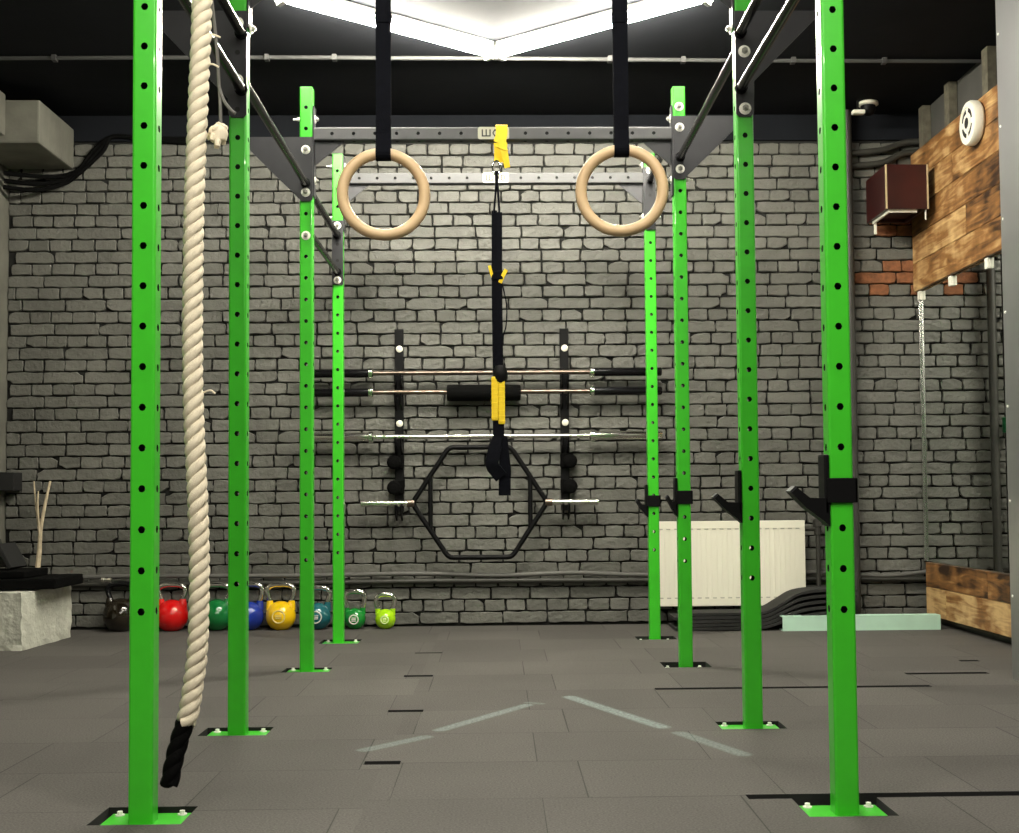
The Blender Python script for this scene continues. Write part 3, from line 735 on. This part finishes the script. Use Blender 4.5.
kettlebell(-.682, .062, .218, 'kb_lime', (.36, .66, .008), 'small lime kettlebell at the right end of the row', ('emblem_pale_lime', .022))

# ------------------------------------------------------------------ pipes
b = MB().tube(spline([(-2.6, YB-.035, .315), (-2.2, YB-.035, .322), (-1.2, YB-.033, .316), (-.5, YB-.035, .322), (0, YB-.036, .307), (.45, YB-.035, .318), (.9, YB-.035, .302), (1.6, YB-.035, .30), (2.0, YB-.035, .312), (2.25, YB-.035, .288), (2.42, YB-.035, .285), (XR-.03, YB-.035, .305)], 8), .014, 10)
tag(b.build('wall_cable', 'cable', None, True), 'wavy grey cable along the brick wall above the steel pipe', 'cable')
wp = thing('heating_pipe', (0, YB-.03, .272), 'thin painted pipe running low along the whole brick wall', 'pipe')
MB().tube(spline([(-2.6, YB-.03, .275), (-1.2, YB-.03, .272), (-.3, YB-.03, .276), (.9, YB-.03, .270), (1.6, YB-.03, .27), (XR-.03, YB-.03, .26)], 8), .016, 10).build('tube', 'pipe', wp, True)
MB().lathe([(.012, -.03), (.024, -.028), (.024, -.008), (.018, -.006), (.018, .012), (.024, .014), (.024, .03), (.012, .032)], (-2.37, YB-.035, .30), 'X', 10).build('joint', 'chrome', wp, True)
vp = thing('riser_pipe', (2.13, 7.80, 0), 'pair of dark vertical heating pipes seen in the wall mirror', 'pipe')
for x in (2.176, 2.085): MB().cyl((x, 7.80, 0), (x, 7.80, HC), .026, 16).build('tube', 'pipe', vp, True)
b = MB(); b.lathe([(.02, -.05), (.04, -.045), (.04, .045), (.02, .05)], (2.085, 7.80, 1.2), 'Z', 12); b.cyl((2.085, 7.76, 1.2), (2.085, 7.70, 1.2), .03, 12); b.build('valve', 'valve_green', vp, True)
for z0, z1, lab in ((2.90, 2.965, 'upper dark pipe under the ceiling above the wooden box'), (2.82, 2.90, 'lower dark pipe under the ceiling above the wooden box')):
    tag(MB().tube(spline([(2.14, YB-.035, z0-.01), (2.2, YB-.035, z0), (2.4, YB-.04, z0+.02), (2.54, YB-.04, z1), (XR-.002, YB-.05, z1+.004)], 6), .02, 12).build('ceiling_pipe', 'pipe', None, True), lab, 'pipe', 'pipes under the ceiling at right')
# black cable bundle under the left duct and over the wall top
cb_ = thing('cable_bundle', (-2.6, YB-.04, 2.75), 'bundle of black cables under the boxed duct in the left corner', 'cables')
for k, (dz, dy) in enumerate(((0, 0), (-.045, .01), (-.085, 0))):
    MB().tube(spline([(XL+.03, 7.72+dy, 2.76+dz), (-2.8, 7.78+dy, 2.755+dz), (-2.66, YB-.025, 2.775+dz*.6), (-2.56, YB-.02, 2.82+dz*.3), (-2.48+.03*k, YB-.018, 2.93), (-2.36, YB-.018, 3.02), (-2.2+.02*k, YB-.018, 3.012-.004*k), (-1.9, YB-.018, 3.006-.012*k)], 8), .014, 8).build('cable', 'black_rubber', cb_, True)

# ------------------------------------------------------------------ radiator
rd = thing('radiator', (1.425, 7.8, .1), 'cream panel radiator on the brick wall behind the right posts', 'radiator')
x0, x1, z0, z1 = .94, 1.86, .115, .628; yf = 7.765
b = MB(); prof = []
nr = 27; xx = x0+.03; step = (x1-x0-.06)/nr
pl = [(x0, yf+.02), (x0, yf+.004), (x0+.006, yf)]
for k in range(nr):
    a = xx+k*step; pl += [(a, yf), (a+step*.25, yf+.0013), (a+step*.75, yf+.0013), (a+step, yf)]
pl += [(x1-.006, yf), (x1, yf+.004), (x1, yf+.02)]
b.prism(pl, 'Z', z0+.045, z1-.045); b.box(x0, x1, yf-.0005, yf+.02, z1-.048, z1, .004); b.box(x0, x1, yf-.0005, yf+.02, z0, z0+.048, .004)
b.mi = 1
for k in range(19):
    a = x0+.03+k*(x1-x0-.06)/18.6
    for z in (z1-.052, z0+.046): b.box(a, a+.024, yf-.002, yf+.001, z, z+.007, .001)
b.build('front_panel', ['white_enamel', 'weld_tone'], rd)
MB().box(x0+.002, x1-.002, yf+.02, YB-.052, z0+.01, z1-.02, .004).build('convector', 'white_enamel', rd)
b = MB()
for k in range(30): a = x0+.01+k*(x1-x0-.02)/30; b.box(a, a+.018, yf+.015, YB-.052, z1-.012, z1-.002)
b.build('top_grille', 'white_enamel', rd)
for x in (x0+.15, x1-.15):
    MB().box(x-.02, x+.02, YB-.06, YB+.0, z1-.2, z1-.05).build('bracket', 'plaster', rd)
rv = thing('radiator_pipe', (1.955, 7.81, 0), 'thin dark vertical pipe with a valve at the right side of the radiator', 'pipe')
MB().tube(spline([(1.95, 7.81, 0), (1.95, 7.81, .3), (1.948, 7.81, .55)], 5), .014, 12).build('tube', 'pipe', rv, True)
b = MB(); b.lathe([(.01, -.04), (.022, -.035), (.022, .01), (.03, .015), (.03, .05), (.02, .06)], (1.948, 7.81, .575), 'Z', 12); b.cyl((1.86, 7.81, .575), (1.94, 7.81, .575), .014, 10); b.build('valve', 'pipe', rv, True)

# ------------------------------------------------------------------ rubber mats and mint beam under the radiator
def mat_thing(k, label):
    # low flat layers at the left that ride up over the beam at the right
    z = .012+k*.019; xa = 1.02+.05*((k*7) % 3); up = .055+.012*k
    p = [(xa, z), (1.25, z+.002), (1.50, z+.004), (1.585, z+.02), (1.66, z+.045+k*.004), (1.76, z+up+.012), (1.90, z+up+.03), (2.06+.01*k, z+up+.028)]
    pts = spline([(x, 0, zz) for x, zz in p], 5); th = .015
    top = [(q.x, q.z+th/2) for q in pts]; bot = [(q.x, q.z-th/2) for q in pts][::-1]
    y0 = 7.42+.02*k; o = MB().prism(top+bot, 'Y', y0, 7.745).build('rubber_mat', 'mat_rubber')
    tag(o, label, 'mat', 'black rubber mats under the radiator')
for k, n in enumerate(('lowest', 'second from below', 'middle', 'second from the top', 'topmost')): mat_thing(k, f'black rubber mat bent over the mint beam, {n} layer of the pile')
mb = MB(); mb.prism([(7.385, 0), (7.475, 0), (7.475, .006), (7.391, .006), (7.391, .079), (7.475, .079), (7.475, .085), (7.385, .085)], 'X', 1.63, 2.545)
for x in (2.0, 2.2, 2.44, 2.51): mb.cyl((x, 7.386, .06), (x, 7.383, .06), .004, 8)
tag(mb.build('steel_beam', 'mint'), 'pale mint channel beam lying on the floor at the foot of the right wall', 'beam')

# ------------------------------------------------------------------ right wall: planks, mirror, vent, wooden box
def planks(name, rows, ya, yb, x, th, label, seams):
    t = thing(name, (x, (ya+yb)/2, rows[0][0]), label, 'wood panelling')
    b = MB(); lay = b.bm.faces.layers.float.new('shade')
    for (z0, z1), cuts_, sh in zip(rows, seams[0], seams[1]):
        ys = [ya]+cuts_+[yb]
        for (p, q), s_ in zip(zip(ys, ys[1:]), sh):
            n0 = len(b.bm.faces); b.box(x, x+th, p+.0015, q-.0015, z0+.0015, z1-.0015, .003); b.bm.faces.ensure_lookup_table()
            for f in b.bm.faces[n0:]: f[lay] = s_
    b.build('planks', 'plank', t); return t
zs = [2.03, 2.205, 2.375, 2.545, 2.715, 2.89]
up_ = planks('plank_panel', list(zip(zs, zs[1:])), 5.9, 7.86, 2.585, .022, 'upper stained plank panelling above the mirror on the right wall',
             ([[6.1], [6.95], [6.0], [7.14], [6.4]], [(1.0, 1.05), (.75, 1.2), (.8, .85), (1.0, 1.1), (.85, 1.0)]))
for y in (7.72, 7.27, 6.69, 6.2): MB().box(2.608, XR-.002, y-.04, y+.04, 2.035, HC-.002, .003).build('stud', 'stud', up_)
lo = planks('plank_panel', [(.05, .222), (.222, .37)], 5.9, 7.76, 2.59, .022, 'low two-board wood panel under the mirror on the right wall',
            ([[7.42], [6.78]], [(1.3, 1.35), (.85, .8)]))
MB().box(2.613, XR-.002, 5.95, 7.72, .03, .372, .002).build('backing', 'stud', lo)
mi = thing('wall_mirror', (2.61, 6.9, 1.2), 'tall wall mirror between the wood panels reflecting the brick wall', 'mirror')
MB().box(2.612, XR-.002, 5.9, 7.872, .374, 2.03).build('glass', 'mirror', mi)
MB().box(2.598, 2.612, 7.80, 7.826, .374, 2.03, .002).build('edge_strip', 'silver', mi)
for y in (7.79, 7.25, 6.70): MB().box(2.594, 2.612, y-.022, y+.022, 1.972, 2.028, .003).build('clip', 'white', mi)
dv = thing('wall_vent', (2.585, 6.74, 2.765), 'round white vent disc with a dark slotted ring on the upper planks', 'vent')
dy_, dz_ = 6.74, 2.765
MB().lathe([(.105, -.0), (.118, -.012), (.12, -.045), (.112, -.058), (.085, -.062), (.084, -.056), (.05, -.056), (.048, -.062), (.03, -.062), (.028, -.05)], (2.584, dy_, dz_), 'X', 36).build('disc', 'white', dv, True)
for k in range(4):
    a0 = k*PI/2+.25; b = MB(); pl = []
    for i in range(9): a = a0+1.1*i/8; pl.append((dy_+.078*math.cos(a), dz_+.078*math.sin(a)))
    for i in range(8, -1, -1): a = a0+1.1*i/8; pl.append((dy_+.056*math.cos(a), dz_+.056*math.sin(a)))
    b.prism(pl, 'X', 2.5265, 2.529); b.build('slot', 'black', dv)
MB().cyl((2.535, dy_, dz_), (2.523, dy_, dz_), .03, 20).build('hub', 'black', dv)
bx = thing('wooden_speaker', (2.38, 7.6, 2.45), 'dark red-brown wooden box mounted high in the right corner', 'speaker box')
x0, x1, y0, y1, z0, z1 = 2.285, 2.535, 7.40, 7.80, 2.452, 2.715
b = MB(); b.box(x0, x1, y0, y0+.02, z0, z1, .002); b.box(x0, x0+.02, y0+.02, y1, z0, z1, .002); b.box(x1-.02, x1, y0+.02, y1, z0, z1, .002); b.box(x0+.02, x1-.02, y0+.02, y1, z1-.02, z1, .002); b.box(x0+.02, x1-.02, y1-.02, y1, z0, z1-.02, .002); b.box(x0+.02, x1-.02, y0+.02, y1-.02, z0+.02, z0+.035)
b.build('cabinet', 'speaker_wood', bx)
b = MB(); b.box(x0-.002, x0+.008, y0-.003, y0+.006, z0, z1, .001); b.box(x1-.008, x1+.002, y0-.003, y0+.006, z0, z1, .001); b.build('edge_trim', 'ply', bx, False)
b = MB(); b.box(x0+.02, x1-.06, y0+.024, y0+.036, z0-.016, z0+.012); b.box(x0+.02, x0+.032, y0+.03, y1-.05, z0-.016, z0+.012); b.build('light_strip', 'white', bx)
b = MB(); b.box(x0+.03, x0+.045, y1-.06, y1-.045, z0-.08, z0+.02, .002)
b.build('bracket', 'white', bx)
MB().box(x1, 2.585, 7.55, 7.72, z0+.06, z1-.06, .003).build('wall_mount', 'black_metal', bx)
MB().box(x1-.014, x1-.006, y0+.022, y0+.03, z0-.06, z0+.02, .002).build('bracket', 'white', bx)
cm = thing('ceiling_sensor', (2.24, 7.62, HC), 'small round white device on the dark ceiling at right', 'ceiling device')
MB().lathe([(.02, 0), (.06, -.004), (.062, -.02), (.05, -.026)], (2.255, 7.62, HC), 'Z', 20).build('base', 'white', cm, True)
MB().lathe([(.045, -.026), (.046, -.05), (.034, -.075), (.012, -.085)], (2.255, 7.62, HC), 'Z', 20).build('lens', 'black_metal', cm, True)
MB().box(2.15, 2.225, 7.57, 7.62, HC-.085, HC-.06, .008).build('arm', 'white', cm)
MB().box(2.18, 2.19, 7.59, 7.60, HC-.07, HC).build('stem', 'black', cm)

# ------------------------------------------------------------------ left corner: concrete block, boards, twig, panel
def rough_block(x0, x1, y0, y1, z0, z1):
    t = bmesh.new(); bmesh.ops.create_cube(t, size=1)
    bmesh.ops.subdivide_edges(t, edges=t.edges[:], cuts=9, use_grid_fill=True)
    for v in t.verts:
        e = sum(abs(abs(c)-.5) < 1e-4 for c in v.co); j = .0012 if e < 2 else .005
        if abs(v.co.z+.5) < 1e-4: jz = 0
        else: jz = R.uniform(-j, j)
        v.co = V(((x0+x1)/2+v.co.x*(x1-x0)+R.uniform(-j, j), (y0+y1)/2+v.co.y*(y1-y0)+R.uniform(-j, j), (z0+z1)/2+v.co.z*(z1-z0)+jz))
    t.transform(Matrix.Translation((x1, y0, 0)) @ Matrix.Rotation(-.06, 4, 'Z') @ Matrix.Translation((-x1, -y0, 0)))
    b = MB(); b.merge(t); return b
tag(rough_block(XL+.06, -2.495, 6.80, 7.46, 0, .30).build('concrete_block', 'concrete'), 'pale rough concrete block on the floor at the left edge', 'block')
def slab_thing(name, box, m, label, cat, group=None, bev=.008):
    return tag(MB().box(*box, bev).build(name, m), label, cat, group)
slab_thing('dark_board', (XL+.02, -2.375, 6.95, 7.42, .309, .365), 'black_rubber', 'wide black board lying on the concrete block, overhanging right', 'board')
slab_thing('dark_board', (XL+.02, -2.55, 6.98, 7.35, .366, .405), 'black_rubber', 'narrower black board stacked on the wide one over the concrete block', 'board')
mt = Matrix.Translation((-2.78, 7.2, .406)) @ Matrix.Rotation(.62, 4, 'Y')
tag(MB().box(-.012, .012, -.12, .12, .01, .16, .004, Matrix.Translation((-2.66, 7.2, .406)) @ Matrix.Rotation(-.5, 4, 'Y')).build('leaning_panel', 'black'), 'small black panel leaning on the boards at left', 'panel')
tag(MB().box(-.012, .012, -.10, .10, .01, .17, .004, Matrix.Translation((-2.76, 7.2, .406)) @ Matrix.Rotation(-.3, 4, 'Y')).build('leaning_panel', 'pipe'), 'small grey panel leaning behind the black one at left', 'panel')
tw = thing('dry_branch', (-2.70, 7.55, 0), 'pale dry forked branch standing behind the concrete block', 'branch')
MB().tube(spline([(-2.705, 7.60, 0), (-2.710, 7.62, .3), (-2.712, 7.66, .48), (-2.718, 7.70, .62), (-2.708, 7.75, .78), (-2.70, 7.80, .90)], 6), [.019-.0004*i for i in range(31)], 8).build('stem', 'twig', tw, True)
MB().tube(spline([(-2.715, 7.68, .56), (-2.735, 7.70, .66), (-2.765, 7.74, .78), (-2.79, 7.78, .90)], 6), [.008-.0002*i for i in range(19)], 6).tube(spline([(-2.718, 7.68, .58), (-2.74, 7.71, .72), (-2.75, 7.74, .84)], 6), [.008-.0003*i for i in range(13)], 6).build('twig', 'twig', tw, True)
tag(MB().box(-2.985, -2.895, YB-.14, YB-.002, .845, .955, .006).build('wall_box', 'black'), 'small black box on the brick wall at the left edge', 'box')
tag(MB().box(XL+.001, -2.87, 6.3, 7.45, .95, 1.42, .03).build('wall_board', 'white'), 'white rounded board on the left wall, cut by the photo edge', 'board')

# ------------------------------------------------------------------ camera, world
CM = [[0.9997525140603785, -0.02077187347610612, -0.007964916964112315], [0.02112048831653388, 0.9986941423212513, 0.046518115465820395], [0.0069882475073312165, -0.04667482582198761, 0.9988856916741091]]
cam = bpy.data.cameras.new('camera'); co = bpy.data.objects.new('camera', cam); COL.objects.link(co)
r_, f_, u_ = CM
co.matrix_world = Matrix(((r_[0], u_[0], -f_[0], 0), (r_[1], u_[1], -f_[1], 0), (r_[2], u_[2], -f_[2], .7826), (0, 0, 0, 1)))
cam.sensor_fit = 'HORIZONTAL'; cam.sensor_width = 36; cam.lens = 36*1283.05/1019
cam.shift_x = -15.3106/1019; cam.shift_y = 20.7147/1019; cam.clip_start = .05
S.camera = co
w = bpy.data.worlds.new('world'); S.world = w; w.use_nodes = True
w.node_tree.nodes['Background'].inputs[0].default_value = (.02, .02, .022, 1); w.node_tree.nodes['Background'].inputs[1].default_value = .3
S.view_settings.view_transform = 'Standard'; S.view_settings.look = 'None'; S.view_settings.gamma = 1; S.view_settings.exposure = 0
S.view_settings.use_curve_mapping = False
for o in S.objects:
    if '_org' in o: del o['_org']
